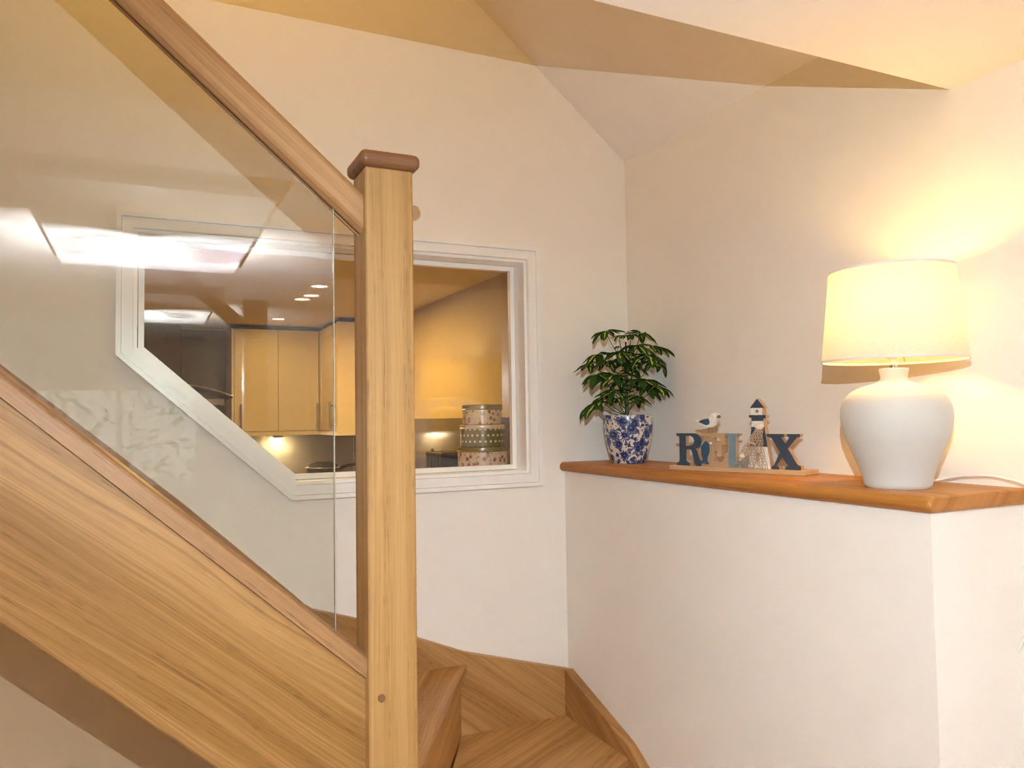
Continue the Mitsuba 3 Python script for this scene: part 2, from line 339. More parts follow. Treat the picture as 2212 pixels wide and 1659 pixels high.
# added pendant, unseen above the frame: warm fill for the stairwell
PD = thing('added_pendant', 'added unseen pendant lamp giving warm fill high over the stairs', 'lamp')
QX, QY, QZ = .02, 1.62, 1.74
obj('flex', tube([(QX, QY, QZ+.12), (QX, QY, .893+.812*(XR-QX)-.002)], .003, 6), 'white_plastic', PD)
obj('cap', lathe([(0, QZ+.14), (.03, QZ+.14), (.03, QZ+.098), (0, QZ+.098)], 20, (QX, QY, 0)), 'chrome', PD, smooth=40)
scene[PD+'__globe'] = {'type': 'sphere', 'center': [QX, QY, QZ+CZ], 'radius': .10, 'emitter': {'type': 'area', 'radiance': ADDED_PENDANT, 'sampling_weight': 2.0}, 'bsdf': {'type': 'ref', 'id': 'material_white_plastic'}}

# ------------------------------------------------------------------ oak shelf
def shelf():
    r = .0125
    pr = []
    for cx, cz, a0 in ((1.2465+r, -.181+r, PI), (1.2465+r, -.151-.006, PI/2)):
        pass
    z0, z1 = -.181, -.151
    left = [(1.2465+.014-.014*math.cos(t), (z0+z1)/2+.015*math.sin(t)) for t in np.linspace(-PI/2, PI/2, 13)]
    pts = [(XR, z0)]+left+[(XR, z1)]
    y0 = .930
    m = trimesh.creation.extrude_polygon(sg.Polygon(pts), D-y0-.009, engine='earcut')
    a, b, h = m.vertices.T
    main = trimesh.Trimesh(np.stack([a, y0+.009+h, b], 1), m.faces[:, ::-1], process=False)
    # mitred front end: the same section shrunk in steps gives the end its round
    rings = []
    P = np.array(pts)
    for t in np.linspace(0, 1, 6):
        d = .009*(1-math.cos(t*PI/2)); y = y0+.009-.009*math.sin(t*PI/2)
        zc = (z0+z1)/2; Q = P.copy(); Q[:, 1] = zc+(Q[:, 1]-zc)*(1-d/.015*.62); Q[:, 0] = np.where(Q[:, 0] > XR-1e-6, XR, Q[:, 0]+d*.5)
        rings.append(np.stack([Q[:, 0], np.full(len(Q), y), Q[:, 1]], 1))
    n = len(pts); v = np.vstack(rings); f = []
    for i in range(5):
        for j in range(n):
            q = (j+1) % n; f += [(i*n+j, (i+1)*n+q, i*n+q), (i*n+j, (i+1)*n+j, (i+1)*n+q)]
    cap = caps(rings[-1][:, [0, 2]])
    f += [tuple(c+5*n) for c in cap]
    end = trimesh.Trimesh(v, f, process=False); end.fix_normals()
    return cat_([main, end])
single('oak_shelf', shelf(), 'oak_shelf', 'long orange-brown oak shelf board along the low wall under the lamp', 'shelf', along=(0, 1, 0), seed=101)

# ------------------------------------------------------------------ table lamp
LX, LY, SZ = 1.3583, 1.0806, -.151
def cer_fn(p, n, uv):
    s = smoothstep(.66, .82, fbm(p.x*38, p.y*38, p.z*60))*smoothstep(.5, .7, noise(p.x*260, p.y*260, p.z*320))
    return mix(mi.Color3f(.55, .53, .49), mi.Color3f(.56, .52, .45), s*.8)
def cer_bump(p, n, uv): return .0006*fbm(p.x*190, p.y*190, p.z*190)
mat('lamp_ceramic', two({'type': 'bumpmap', 'tex': mikit.proc(cer_bump, 5e-4), 'scale': 1.0, 'bsdf': {'type': 'principled', 'base_color': mikit.proc(cer_fn), 'roughness': .75, 'specular': .25}}))
def weave(p, n, uv):
    a = dr.atan2(p.y-LY, p.x-LX)*.13
    t = noise(a*1400, p.z*160, 3.0)*.5+noise(a*160, p.z*1500, 5.0)*.5
    slub = smoothstep(.82, .95, noise(a*300, p.z*520, 8.0))
    return mi.Color3f(.53, .475, .50)*(.90+.14*t)*(1-.12*slub)
mat('shade_fabric', {'type': 'principledthin', 'base_color': mikit.proc(weave), 'roughness': .9, 'diff_trans': .80})
plain('shade_trim', (.74, .66, .62), .8)
plain('wire', (.55, .50, .42), .5)
plain('white_plastic', (.80, .77, .72), .35)
LP = thing('table_lamp', 'lit white ceramic table lamp with cream drum shade on the oak shelf', 'lamp')
prof = [(0, 0), (.0570, 0), (.0600, .003), (.0622, .008), (.0665, .030), (.0735, .052), (.0815, .074), (.0893, .096), (.0965, .117), (.1005, .138), (.1025, .158), (.1015, .174), (.0985, .188), (.0930, .200), (.0840, .2115), (.0730, .2195), (.0600, .2260), (.0450, .2310), (.0340, .2350), (.0275, .2390), (.0250, .2440), (.0250, .2480), (.0262, .2560), (.0275, .2620), (.0276, .2650), (.0268, .2665), (.0240, .2670), (0, .2670)]
P = curve([(a, b) for a, b in prof[3:25]], 60)
prof = prof[:3]+[tuple(q) for q in P]+prof[25:]
k1 = (.0865+.151)/.267
prof = [(a, b*k1) for a, b in prof]
obj('base', lathe(prof, 96, (LX, LY, SZ)), 'lamp_ceramic', LP, smooth=40, label='rounded white ceramic base')
ztop = SZ+.267*k1
obj('stem', lathe([(0, 0), (.0075, 0), (.0075, .022), (0, .022)], 24, (LX, LY, ztop)), 'chrome', LP, smooth=40, label='chrome stem')
obj('bulb_holder', lathe([(0, 0), (.009, 0), (.0145, .004), (.0155, .012), (.0155, .045), (.012, .050), (0, .050)], 28, (LX, LY, ztop+.018)), 'white_plastic', LP, smooth=40, label='white plastic bulb holder')
SB, STp, R0, R1 = .1026, .2822, .1338, .1163
nn = 96
sh = lathe([(R0, SB), (R0+(R1-R0)*.5, (SB+STp)/2), (R1, STp)], nn, (LX, LY, 0))
obj('lamp_shade', sh, 'shade_fabric', LP, smooth=True, label='cream fabric drum shade')
lsk = LP+'__lamp_shade'
for rr, zz in ((R0, SB), (R1, STp)):
    t = np.linspace(0, 2*PI, 97)
    obj('trim', lathe([(rr-.0012, zz-.0022), (rr+.0014, zz-.0022), (rr+.0014, zz+.0022), (rr-.0012, zz+.0022), (rr-.0012, zz-.0022)], 96, (LX, LY, 0)), 'shade_trim', lsk, smooth=30)
sp = []
for a in (.5, .5+2*PI/3, .5+4*PI/3):
    sp.append(tube([(LX+math.cos(a)*.014, LY+math.sin(a)*.014, SB+.040), (LX+math.cos(a)*.08, LY+math.sin(a)*.08, SB+.038), (LX+math.cos(a)*(R0-.004), LY+math.sin(a)*(R0-.004), SB+.004)], .0011, 6))
obj('wire_frame', cat_(sp), 'wire', lsk)
bulb_z = ztop+.125
scene[LP+'__bulb'] = {'type': 'sphere', 'center': [LX, LY, bulb_z+CZ], 'radius': .026, 'emitter': {'type': 'area', 'radiance': BULB, 'sampling_weight': 3.0}, 'bsdf': {'type': 'ref', 'id': 'material_white_plastic'}}
cord = curve([(1.405, 1.118, -.140), (1.44, 1.115, -.1455), (1.486, 1.092, -.1445), (1.497, 1.055, -.1345), (1.500, 1.015, -.1305), (1.500, .975, -.1300), (1.498, .94, -.135), (1.490, .905, -.143), (1.486, .88, -.160), (1.486, .87, -.30), (1.486, .865, -.8)], 60)
obj('cord', tube(cord, .0028, 8), 'white_plastic', LP, smooth=True, label='white mains cord')

# ------------------------------------------------------------------ plant pot and plant
PX, PY = 1.3978, 2.0931
def pot_fn(p, n, uv):
    u, v = uv.x, uv.y
    wx, wy = u+.010*(noise(u*60, v*60)-.5), v+.010*(noise(u*60+9, v*60, 4.0)-.5)
    d1, d2, r1 = voronoi(wx*23, wy*23)
    e1, e2, q1 = voronoi(wx*52+7, wy*52)
    f1, f2, s1 = voronoi(wx*105, wy*105+3)
    pet = noise(u*230, v*230, 2.0)
    flower = 1-smoothstep(.37, .42, d1+.30*(pet-.5))
    leaf = (1-smoothstep(.32, .38, e1+.34*(pet-.5)))*smoothstep(.25, .3, q1)
    dots = (1-smoothstep(.22, .30, f1))*smoothstep(.45, .5, s1)
    vine = 1-smoothstep(.010, .028, dr.abs(noise(u*34, v*34, 11.0)-.5))
    tone = noise(u*300, v*300, 6.0)
    ring = smoothstep(.05, .09, dr.abs(d1-.15))
    deep, mid_, pale = mi.Color3f(.014, .018, .075), mi.Color3f(.05, .075, .20), mi.Color3f(.62, .53, .44)
    c = mix(pale, mid_, dr.clip(dots+vine*.7, 0, 1))
    c = mix(c, mix(deep, mid_, tone), leaf)
    return mix(c, mix(deep, mix(mid_, mi.Color3f(.16, .22, .38), smoothstep(.5, .75, tone)), ring*.75), flower)
mat('pot_glaze', two({'type': 'principled', 'base_color': mikit.proc(pot_fn), 'roughness': .18, 'specular': .5, 'clearcoat': .4, 'clearcoat_gloss': .95}))
plain('soil', (.03, .02, .013), .9)
pp = curve([(.0535, .004), (.0575, .016), (.0640, .040), (.0712, .068), (.0768, .102), (.0790, .130), (.0786, .1515)], 22)
pp = np.vstack([[(0, 0), (.0505, 0), (.0525, .0012)], pp, [(.0775, .1528), (.0755, .1528), (.0745, .150), (.072, .125), (0, .125)]])
n = 72
def lathe_uv(prof, n, center):
    prof = np.array(prof); t = np.linspace(0, 2*PI, n+1); s = np.r_[0, np.cumsum(np.linalg.norm(np.diff(prof, axis=0), axis=1))]
    v = np.stack([np.outer(prof[:, 0], np.cos(t)), np.outer(prof[:, 0], np.sin(t)), np.repeat(prof[:, 1:], n+1, 1)], -1).reshape(-1, 3)+np.array(center)
    uv = np.stack([np.tile(t*.075, len(prof)), np.repeat(s, n+1)], 1); f = []
    for i in range(len(prof)-1):
        for j in range(n):
            a, b, c, d = i*(n+1)+j, i*(n+1)+j+1, (i+1)*(n+1)+j+1, (i+1)*(n+1)+j; f += [(a, b, c), (a, c, d)]
    return trimesh.Trimesh(v, f, process=False), uv
pm, puv = lathe_uv(pp, n, (PX, PY, SZ))
PT = thing('plant_pot', 'blue and white floral china plant pot standing at the corner end of the oak shelf', 'plant pot')
obj('body', pm, 'pot_glaze', PT, smooth=True, uv=puv)
obj('soil', lathe([(0, .128), (.0715, .126), (.0715, .1255), (0, .1255)], 40, (PX, PY, SZ)), 'soil', PT, label='dark compost')

def leaf_fn(p, n, uv):
    k = dr.floor(uv.x/2); t = uv.x-2*k; s = uv.y
    r = cell_rand(k, 5); r2 = cell_rand(k, 9)
    edge = dr.abs(s)*2+.55*(noise(t*7+k*3.1, s*9+k)-.5)+.25*(noise(t*22, s*26, k)-.5)
    m = (1-smoothstep(.30, .42, edge+.35*t+.20*(r2-.5)))*smoothstep(.30, .38, r)
    vein = 1-smoothstep(.0, .035, dr.abs(s))
    g = mix(mi.Color3f(.022, .055, .012), mi.Color3f(.045, .095, .02), r2)
    g = mix(g, mi.Color3f(.09, .16, .035), vein*.6)
    return mix(g, mi.Color3f(.58, .62, .12), m)
mat('leaf', {'type': 'principledthin', 'base_color': mikit.proc(leaf_fn), 'roughness': .32, 'diff_trans': .45})
plain('stem_green', (.05, .085, .022), .5)
plain('stake', (.018, .010, .012), .5)
PL = thing('umbrella_plant', 'bushy variegated umbrella plant with glossy drooping leaflets in the blue and white pot', 'plant')
rng = random.Random(4)
RH = np.array([math.cos(yaw), -math.sin(yaw), 0]); FH = np.array([math.sin(yaw), math.cos(yaw), 0])
PC = np.array([PX, PY, SZ])
sc_ = 1/690.0
def pl_pt(x, y, d):   # along the picture's right, height, depth (metres), about the pot centre
    q = PC+RH*x+FH*d+np.array([0, 0, y]); q[0] = min(q[0], XR-.012); q[1] = min(q[1], D-.012); return q
stem_pts = curve([pl_pt(.000, .10, 0), pl_pt(-.002, .17, .003), pl_pt(-.003, .25, 0), pl_pt(-.004, .315, .002), pl_pt(-.012, .36, 0)], 16)
obj('stem', tube(stem_pts, np.linspace(.0072, .0036, 16), 9), 'stem_green', PL, smooth=True)
def zc(xz, yz): return ((xz/4.367+1200-1353)*1.0, (1001-(yz/4.367+660)))
LEAFN = [0]
def leaflet(C, dirv, L, wid, droop, roll_):
    """one obovate leaflet, base at C, running along dirv and bending down"""
    dirv = dirv/np.linalg.norm(dirv); side = np.cross(dirv, [0, 0, 1.0]); side /= np.linalg.norm(side)+1e-9; upv = np.cross(side, dirv)
    side, upv = side*math.cos(roll_)+upv*math.sin(roll_), upv*math.cos(roll_)-side*math.sin(roll_)
    nt, ns = 10, 5; v, uv = [], []
    p = C.copy(); d = dirv.copy(); u = upv.copy()
    LEAFN[0] += 1; k = LEAFN[0]
    for i in range(nt):
        t = i/(nt-1)
        if i:
            a = droop/(nt-1); d2 = d*math.cos(a)-u*math.sin(a); u = u*math.cos(a)+d*math.sin(a); d = d2; p = p+d*L/(nt-1)
        w = wid*(math.sin(PI*min(1, t**.95))**.62 if 0 < t < 1 else 0)
        if t < .1: w = max(w, .0009)
        for j in range(ns):
            s = j/(ns-1)-.5
            v.append(p+side*s*w+u*(abs(s)*w*.28)+u*.0012*math.sin(9*t+k)); uv.append((2*k+t*.999, s))
    v = np.array(v)
    over = v[:, 0]-(XR-.004); v[:, 0] -= np.maximum(over, 0); over = v[:, 1]-(D-.004); v[:, 1] -= np.maximum(over, 0)
    f = []
    for i in range(nt-1):
        for j in range(ns-1):
            a, b, c, e = i*ns+j, i*ns+j+1, (i+1)*ns+j+1, (i+1)*ns+j; f += [(a, b, c), (a, c, e)]
    obj('leaf', trimesh.Trimesh(v, f, process=False), 'leaf', PL, smooth=True, uv=np.array(uv))
# cluster: (x, y) in zoomed picture units, depth, stem height, leaflet length, count, tilt outward, start angle
CL = [(470, 222, -.01, .350, .058, 7, .35), (612, 250, .03, .352, .032, 6, .2), (705, 262, -.03, .34, .045, 6, .3), (822, 235, .02, .335, .062, 7, .5), (900, 372, -.02, .300, .074, 7, .6),
      (575, 440, -.06, .300, .066, 8, .5), (395, 440, .0, .290, .066, 8, .5), (315, 530, -.03, .270, .066, 7, .6), (850, 462, -.05, .275, .076, 8, .5), (510, 655, -.06, .235, .076, 8, .6),
      (850, 692, -.01, .215, .066, 6, .5), (660, 540, -.05, .27, .056, 8, .4), (430, 640, .04, .22, .066, 6, .5), (840, 770, -.03, .200, .068, 8, .6), (560, 870, -.04, .17, .050, 8, .5),
      (420, 880, -.02, .165, .072, 7, .8), (700, 850, -.06, .17, .052, 7, .6), (750, 570, .05, .25, .055, 7, .4), (580, 365, .0, .335, .017, 6, .2), (680, 362, .01, .335, .019, 6, .2), (470, 840, .04, .17, .05, 6, .6), (640, 690, .05, .22, .06, 7, .5),
      (500, 500, .05, .29, .064, 7, .5), (760, 380, -.05, .31, .066, 8, .4), (930, 520, .02, .26, .066, 7, .6), (370, 640, -.04, .24, .064, 7, .7), (930, 760, -.03, .2, .062, 7, .6), (520, 800, -.07, .19, .064, 8, .6), (760, 700, -.07, .23, .066, 8, .5), (350, 920, -.03, .16, .07, 7, .9), (660, 470, .06, .3, .06, 7, .4), (770, 860, .03, .18, .06, 7, .5)]
for (xz, yz, dep, hs_, L, cnt, tilt) in CL:
    x, y = zc(xz, yz); x *= sc_; y *= sc_
    C = pl_pt(x, y, dep)
    i = int(np.argmin(np.abs(stem_pts[:, 2]-SZ-hs_*.93))); S0 = stem_pts[i]
    mid_ = (S0*.45+C*.55)+np.array([0, 0, -.012])
    obj('petiole', tube(curve([S0, mid_, C], 9), np.linspace(.0017, .0011, 9), 6), 'stem_green', PL, smooth=True)
    out = C-np.array([PC[0], PC[1], C[2]]); on = np.linalg.norm(out[:2])
    out = out/on if on > 1e-3 else np.array([0, -1.0, 0])
    a0 = rng.uniform(0, 2*PI)
    for k in range(cnt):
        a = a0+2*PI*k/cnt+rng.uniform(-.15, .15)
        h = np.array([math.cos(a), math.sin(a), 0])
        dv = h+np.array([0, 0, -.10-.45*tilt*(h@out)+rng.uniform(-.12, .12)])
        leaflet(C, dv, L*rng.uniform(.90, 1.18), L*.36*rng.uniform(.85, 1.1), rng.uniform(.35, .85), rng.uniform(-.25, .25))
obj('support_stake', tube([pl_pt(-.006, .126, .008), pl_pt(-.003, .25, .008), pl_pt(.000, .387, .008)], .0024, 7), 'stake', PL, label='thin dark stake')

# ------------------------------------------------------------------ RELAX ornament
OA = np.array([1.3139, 1.77, SZ]); OD = np.array([.2834, -.959, 0]); ON = np.array([.959, .2834, 0])
def sign_pt(u, z, o=0.0): return OA+OD*u+ON*o+np.array([0, 0, z])
def sign_ext(poly, o0, o1):
    if not hasattr(poly, 'exterior'): poly = sg.Polygon(poly)
    m = trimesh.creation.extrude_polygon(poly, 1.0, engine='earcut'); u, z, h = m.vertices.T; o = o0+(o1-o0)*h
    m2 = trimesh.Trimesh(OA+np.outer(u, OD)+np.outer(o, ON)+np.outer(z, [0, 0, 1.0]), m.faces, process=False); m2.fix_normals(); return m2
def chalk(key, c):
    c0 = mi.Color3f(*c)
    def fn(p, n, uv): return c0*(.82+.36*noise(p.x*700, p.y*700, p.z*90))
    return mat(key, two({'type': 'principled', 'base_color': mikit.proc(fn), 'roughness': .75, 'specular': .2}))
chalk('navy_paint', (.040, .056, .082)); chalk('grey_blue_paint', (.165, .235, .265)); chalk('white_chalk', (.72, .68, .63)); chalk('aqua_paint', (.22, .38, .32)); chalk('deep_blue_paint', (.035, .075, .125))
plain('rope', (.40, .28, .18), .9); plain('shell', (.74, .66, .53), .45); plain('shell_brown', (.36, .25, .17), .45); plain('beak_brown', (.17, .12, .08), .6); plain('metal_leg', (.20, .15, .08), .45, .6)
SG = thing('word_ornament', 'wooden seaside ornament of cut-out letters spelling RELAX, with gull and lighthouse, left of the lamp', 'ornament')
obj('base', cat_([cbox(0, .3955, 0, .0745, 0, .0120, .0012)]).apply_transform(np.array([[OD[0], ON[0], 0, OA[0]], [OD[1], ON[1], 0, OA[1]], [0, 0, 1, OA[2]], [0, 0, 0, 1]])), 'pale_wood', SG, along=OD, seed=110)
R_out = [(0.0271, .0996), (.0741, .0999), (.0881, .0964), (.0972, .0876), (.0992, .0778), (.0954, .0679), (.0871, .0618), (.0787, .0581), (.0844, .0519), (.0886, .0362), (.0919, .0294), (.0965, .0256), (.0961, .012), (.0809, .012), (.074, .02), (.071, .0357), (.0678, .0495), (.0621, .0564), (.0489, .0561), (.048, .0261), (.0514, .0212), (.0586, .0194), (.0585, .012), (.0172, .012), (.0173, .0185), (.0248, .0213), (.0268, .0284), (.0268, .090), (.0172, .0935), (.0172, .0996)]
R_in = [(.0476, .0931), (.0644, .0932), (.0725, .0883), (.0758, .0794), (.072, .0705), (.0624, .0657), (.0476, .0651)]
E_ = [(.0965, .1), (.1700, .1004), (.1693, .0691), (.1582, .0689), (.1575, .0824), (.1509, .0891), (.1409, .0909), (.1352, .0903), (.1346, .0705), (.1447, .0696), (.1484, .0784), (.1596, .0785), (.1583, .0391), (.1472, .0388), (.1442, .0532), (.1341, .053), (.1344, .0268), (.1478, .0224), (.159, .0247), (.166, .0345), (.1685, .0461), (.1799, .0464), (.1795, .012), (.0965, .012), (.0965, .0207), (.1045, .0229), (.1066, .0896), (.0974, .0935)]
L_ = [(.1702, .0998), (.2127, .1), (.2125, .0959), (.2038, .0924), (.2024, .0829), (.2008, .0299), (.2136, .0284), (.2266, .0344), (.2333, .0458), (.2400, .046), (.2400, .012), (.1800, .012), (.1800, .0216), (.182, .0903), (.1744, .0931), (.1701, .0959)]
X_ = [(.2925, .0995), (.3383, .0992), (.3381, .0935), (.3302, .0916), (.3424, .0756), (.3525, .0909), (.3469, .0945), (.347, .0993), (.3805, .0995), (.3803, .0942), (.3726, .0911), (.3478, .064), (.3723, .0246), (.3807, .0214), (.3804, .012), (.3403, .012), (.3405, .019), (.3474, .021), (.3326, .043), (.3171, .0217), (.323, .0192), (.3228, .012), (.3045, .012), (.3045, .0185), (.3102, .0224), (.327, .0537), (.3064, .0878), (.2965, .0931), (.2925, .094)]
def letter(name, poly, paint_, o0=.014, th=.016, lab=None):
    p = poly if hasattr(poly, 'exterior') else sg.Polygon(poly)
    if not p.is_valid: p = p.buffer(0)
    k = obj(name, sign_ext(p, o0+.0012, o0+th), 'pale_wood', SG, along=OD, seed=len(labels)+120, label=lab)
    obj('painted_face', sign_ext(p, o0, o0+.0012), paint_, k); return k
letter('letter', sg.Polygon(R_out, [R_in]), 'navy_paint', lab='dark blue letter R')
letter('letter', E_, 'pale_wood', o0=.0165, lab='bare wood letter E')
letter('letter', L_, 'grey_blue_paint', o0=.0150, lab='grey-blue letter L')
letter('letter', X_, 'navy_paint', lab='dark blue letter X')
LH = obj('lighthouse', cat_([sign_ext([(.2525, .132), (.2843, .132), (.3015, .012), (.2385, .012)], .0142, .031), sign_ext([(.2449, .1472), (.2912, .1467), (.2909, .139), (.2848, .1387), (.2843, .132), (.2525, .132), (.252, .1403), (.2447, .1409)], .0142, .031)] +
         [sign_ext(sg.Polygon([(.2507, .1651), (.2826, .1651), (.2821, .147), (.2507, .147)]).difference(sg.Point(.2676, .1565).buffer(.0043)), .0142, .031), sign_ext([(.2476, .1651), (.2684, .188), (.2880, .1651)], .0142, .031)]), 'pale_wood', SG, along=OD, seed=140, label='wooden lighthouse standing for the letter A')
lhx = lambda z, s: (.2525-(.132-z)*.1167, .2843+(.132-z)*.1433)[s]
def band(z0, z1, m_):
    obj('painted_band', sign_ext([(lhx(z0, 0), z0), (lhx(z0, 1), z0), (lhx(z1, 1), z1), (lhx(z1, 0), z1)], .013, .0142), m_, LH)
door = sg.box(.2605, .030, .2705, .048).union(sg.Point(.2655, .048).buffer(.005))
obj('painted_band', sign_ext(sg.Polygon([(lhx(.012, 0), .012), (lhx(.012, 1), .012), (lhx(.067, 1), .067), (lhx(.067, 0), .067)]).difference(door), .013, .0142), 'white_chalk', LH)
band(.067, .117, 'navy_paint'); band(.117, .132, 'white_chalk')
obj('gallery', sign_ext([(.2449, .1472), (.2912, .1467), (.2909, .139), (.2848, .1387), (.2843, .132), (.2525, .132), (.252, .1403), (.2447, .1409)], .0128, .0142), 'navy_paint', LH)
obj('lantern_room', sign_ext(sg.Polygon([(.2507, .1651), (.2826, .1651), (.2821, .147), (.2507, .147)]).difference(sg.Point(.2676, .1565).buffer(.0043)), .013, .0142), 'white_chalk', LH)
obj('roof', sign_ext([(.2476, .1651), (.2684, .188), (.2880, .1651)], .0128, .0142), 'navy_paint', LH)
# gull
gb = rpoly([(.0734, .1351), (.0817, .1354), (.0933, .131), (.1097, .1348), (.1237, .1396), (.1286, .1503), (.1378, .155), (.1468, .153), (.149, .1471), (.1453, .1404), (.1427, .1307), (.139, .1211), (.1298, .1153), (.116, .1143), (.1046, .1192), (.0932, .1271)], .0004)
def puffy(poly, o, depth, mk, parent, name, lab=None):
    """rounded cut-out: stacked inset layers"""
    c = sg.Polygon(poly) if not hasattr(poly, 'exterior') else poly
    ms = []; 
    for s in range(5):
        a = s/5; ins = .0042*(1-math.sqrt(max(0, 1-a*a))); g = c.buffer(-ins)
        if g.is_empty: break
        for q in getattr(g, 'geoms', [g]): ms += [sign_ext(q, o-depth*(a+.2), o+depth*(a+.2))]
    return obj(name, cat_(ms), mk, parent, label=lab)
GU = puffy(gb, .022, .008, 'white_chalk', SG, 'seagull', 'white wooden gull with blue wings')
obj('wing', sign_ext([(.0915, .131), (.1052, .1368), (.1225, .1396), (.1268, .1308), (.1243, .124), (.1162, .1217), (.1025, .127)],   .0112, .0135), 'deep_blue_paint', GU)
obj('beak', sign_ext([(.141, .1466), (.15, .1485), (.1537, .1442), (.1509, .1403), (.1419, .1424)], .0175, .0265), 'beak_brown', GU)
e_ = trimesh.creation.icosphere(2, .0010); e_.apply_translation(sign_pt(.1339, .1458, .0138)); obj('eye', e_, 'black_gloss', GU, smooth=True)
for u, z1 in ((.1178, .1150), (.1298, .1160)): obj('leg', tube([sign_pt(u, .0995, .022), sign_pt(u, z1, .022)], .0011, 7), 'metal_leg', GU)
# fish on twine
f1 = rpoly([(.1173, .0797), (.1261, .0705), (.1267, .0531), (.1194, .0354), (.1184, .0276), (.1246, .02), (.12, .0179), (.1109, .0225), (.1016, .0192), (.103, .0261), (.1089, .0312), (.1036, .0467), (.1049, .0663)], .0004)
f2 = rpoly([(.1092, .08), (.1150, .0742), (.1090, .040), (.1036, .0330), (.0991, .0524), (.0997, .0701)], .0004)
FI = obj('fish', sign_ext(f1, .004, .0095), 'deep_blue_paint', SG, label='dark blue wooden fish'); e_ = trimesh.creation.icosphere(1, .0011); e_.apply_translation(sign_pt(.117, .0705, .0038)); obj('eye', e_, 'black_gloss', FI)
FI = obj('fish', sign_ext(f2, .0098, .0140), 'aqua_paint', SG, label='pale green wooden fish'); e_ = trimesh.creation.icosphere(1, .0011); e_.apply_translation(sign_pt(.1065, .0715, .0096)); obj('eye', e_, 'black_gloss', FI)
tw = [curve([sign_pt(.0844, .1058, .008), sign_pt(.1085, .0937, .006), sign_pt(.1288, .0842, .006), sign_pt(.1374, .0668, .007), sign_pt(.1429, .0264, .0145)], 20), curve([sign_pt(.0844, .1058, .008), sign_pt(.1051, .0976, .006), sign_pt(.1177, .0938, .006), sign_pt(.1483, .0911, .010)], 16),
      curve([sign_pt(.117, .094, .006), sign_pt(.113, .087, .006), sign_pt(.1165, .0785, .006)], 8), curve([sign_pt(.117, .094, .006), sign_pt(.111, .088, .009), sign_pt(.1095, .0785, .011)], 8), curve([sign_pt(.1016, .03, .009), sign_pt(.099, .022, .011), sign_pt(.097, .026, .012)], 6)]
obj('twine', cat_([tube(q, .0012, 6) for q in tw]), 'rope', SG, label='twine tied in a bow')
bd = trimesh.creation.icosphere(2, .0033); bd.apply_translation(sign_pt(.1335, .0739, .0055)); obj('bead', bd, 'white_chalk', SG, smooth=True, label='white bead')
# fishing net
rn = random.Random(8); nets = []
NS = 15
def net_pt(i, t):
    a = i/(NS-1); zb_ = .0150+.003*math.sin(i*2.1); ub = .1985+a*.098
    ut = .2655+a*.020; s = t**1.15
    wob = .0016*math.sin(7*t*PI+i*2.3)
    return sign_pt(ut+(ub-ut)*s+wob, .113+(zb_-.113)*t, .0085-.009*math.sin(PI*min(1, t*1.02))-.003*(i % 2)*t)
for i in range(NS): nets.append(tube([net_pt(i, t) for t in np.linspace(0, 1, 15)], .00085+.0003*(i % 3 == 0), 5))
for r_ in range(1, 13):
    for i in range(NS-1):
        t0 = r_/13+(.02 if i % 2 else -.02); t1 = r_/13+(-.03 if i % 2 else .03)
        nets.append(tube([net_pt(i, max(0, min(1, t0))), net_pt(i+1, max(0, min(1, t1)))], .0007, 5))
for i in range(26):
    a = rn.random(); p0 = sign_pt(.197+a*.100, .0145, .003+.004*rn.random())
    q = [p0]
    for k in range(3): q.append(q[-1]+OD*rn.uniform(-.004, .004)+np.array([0, 0, rn.uniform(-.004, .0015)])-ON*rn.uniform(.0005, .0025))
    nets.append(tube(q, .0008, 5))
k = obj('net', cat_(nets), 'rope', SG, label='tan fishing net draped over the lighthouse', kind='stuff')
def shellm(c, w, h, d, o, seed):
    m = trimesh.creation.icosphere(3, 1.0); v = m.vertices.copy()
    ang_ = np.arctan2(v[:, 2], v[:, 0]); v *= (1+.06*np.cos(11*ang_))[:, None]
    v2 = sign_pt(*c, o)+np.outer(v[:, 0]*w, OD)+np.outer(v[:, 1]*d, ON)+np.outer(v[:, 2]*h, [0, 0, 1.0]); return trimesh.Trimesh(v2, m.faces, process=False)
obj('shell', shellm((.2755, .1185), .0122, .0088, .005, .0085, 1), 'shell', SG, smooth=True, label='cream cockle shell at the top of the net')
obj('shell', shellm((.2295, .0432), .0080, .0052, .0045, .0010, 2), 'shell', SG, smooth=True, label='small cream shell low on the net')
sp_ = [tube(curve([sign_pt(.2585+math.cos(a)*r_, .0715+math.sin(a)*r_*.8, .0005-.002*k) for k, (a, r_) in enumerate([(s*.55, .0085-.0011*s*.55) for s in range(12)])], 40), np.linspace(.0042, .0012, 40), 8)]
obj('shell', cat_(sp_), 'shell_brown', SG, smooth=True, label='brown spiral snail shell in the net')

# ------------------------------------------------------------------ kitchen behind the internal window
YK, XK, KC = 5.75, 1.45, .645
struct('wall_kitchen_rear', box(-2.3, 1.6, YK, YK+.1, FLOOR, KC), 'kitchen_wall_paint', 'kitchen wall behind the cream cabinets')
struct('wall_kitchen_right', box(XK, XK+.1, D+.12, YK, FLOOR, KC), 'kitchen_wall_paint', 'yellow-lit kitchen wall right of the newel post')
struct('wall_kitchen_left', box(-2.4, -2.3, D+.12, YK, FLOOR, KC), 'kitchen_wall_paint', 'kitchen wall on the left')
struct('floor_kitchen', box(-2.3, XK, D+.12, YK, FLOOR, -1.45), 'floor_tile', 'pale kitchen floor')
paint('kitchen_ceiling_warm_lit', (.84, .71, .54))  # warm lamplight mixed into the colour of a white ceiling
struct('ceiling_kitchen', box(-2.4, 1.6, D+.12, YK+.1, KC, CE+.1), 'kitchen_ceiling_warm_lit', 'kitchen ceiling with recessed downlights')
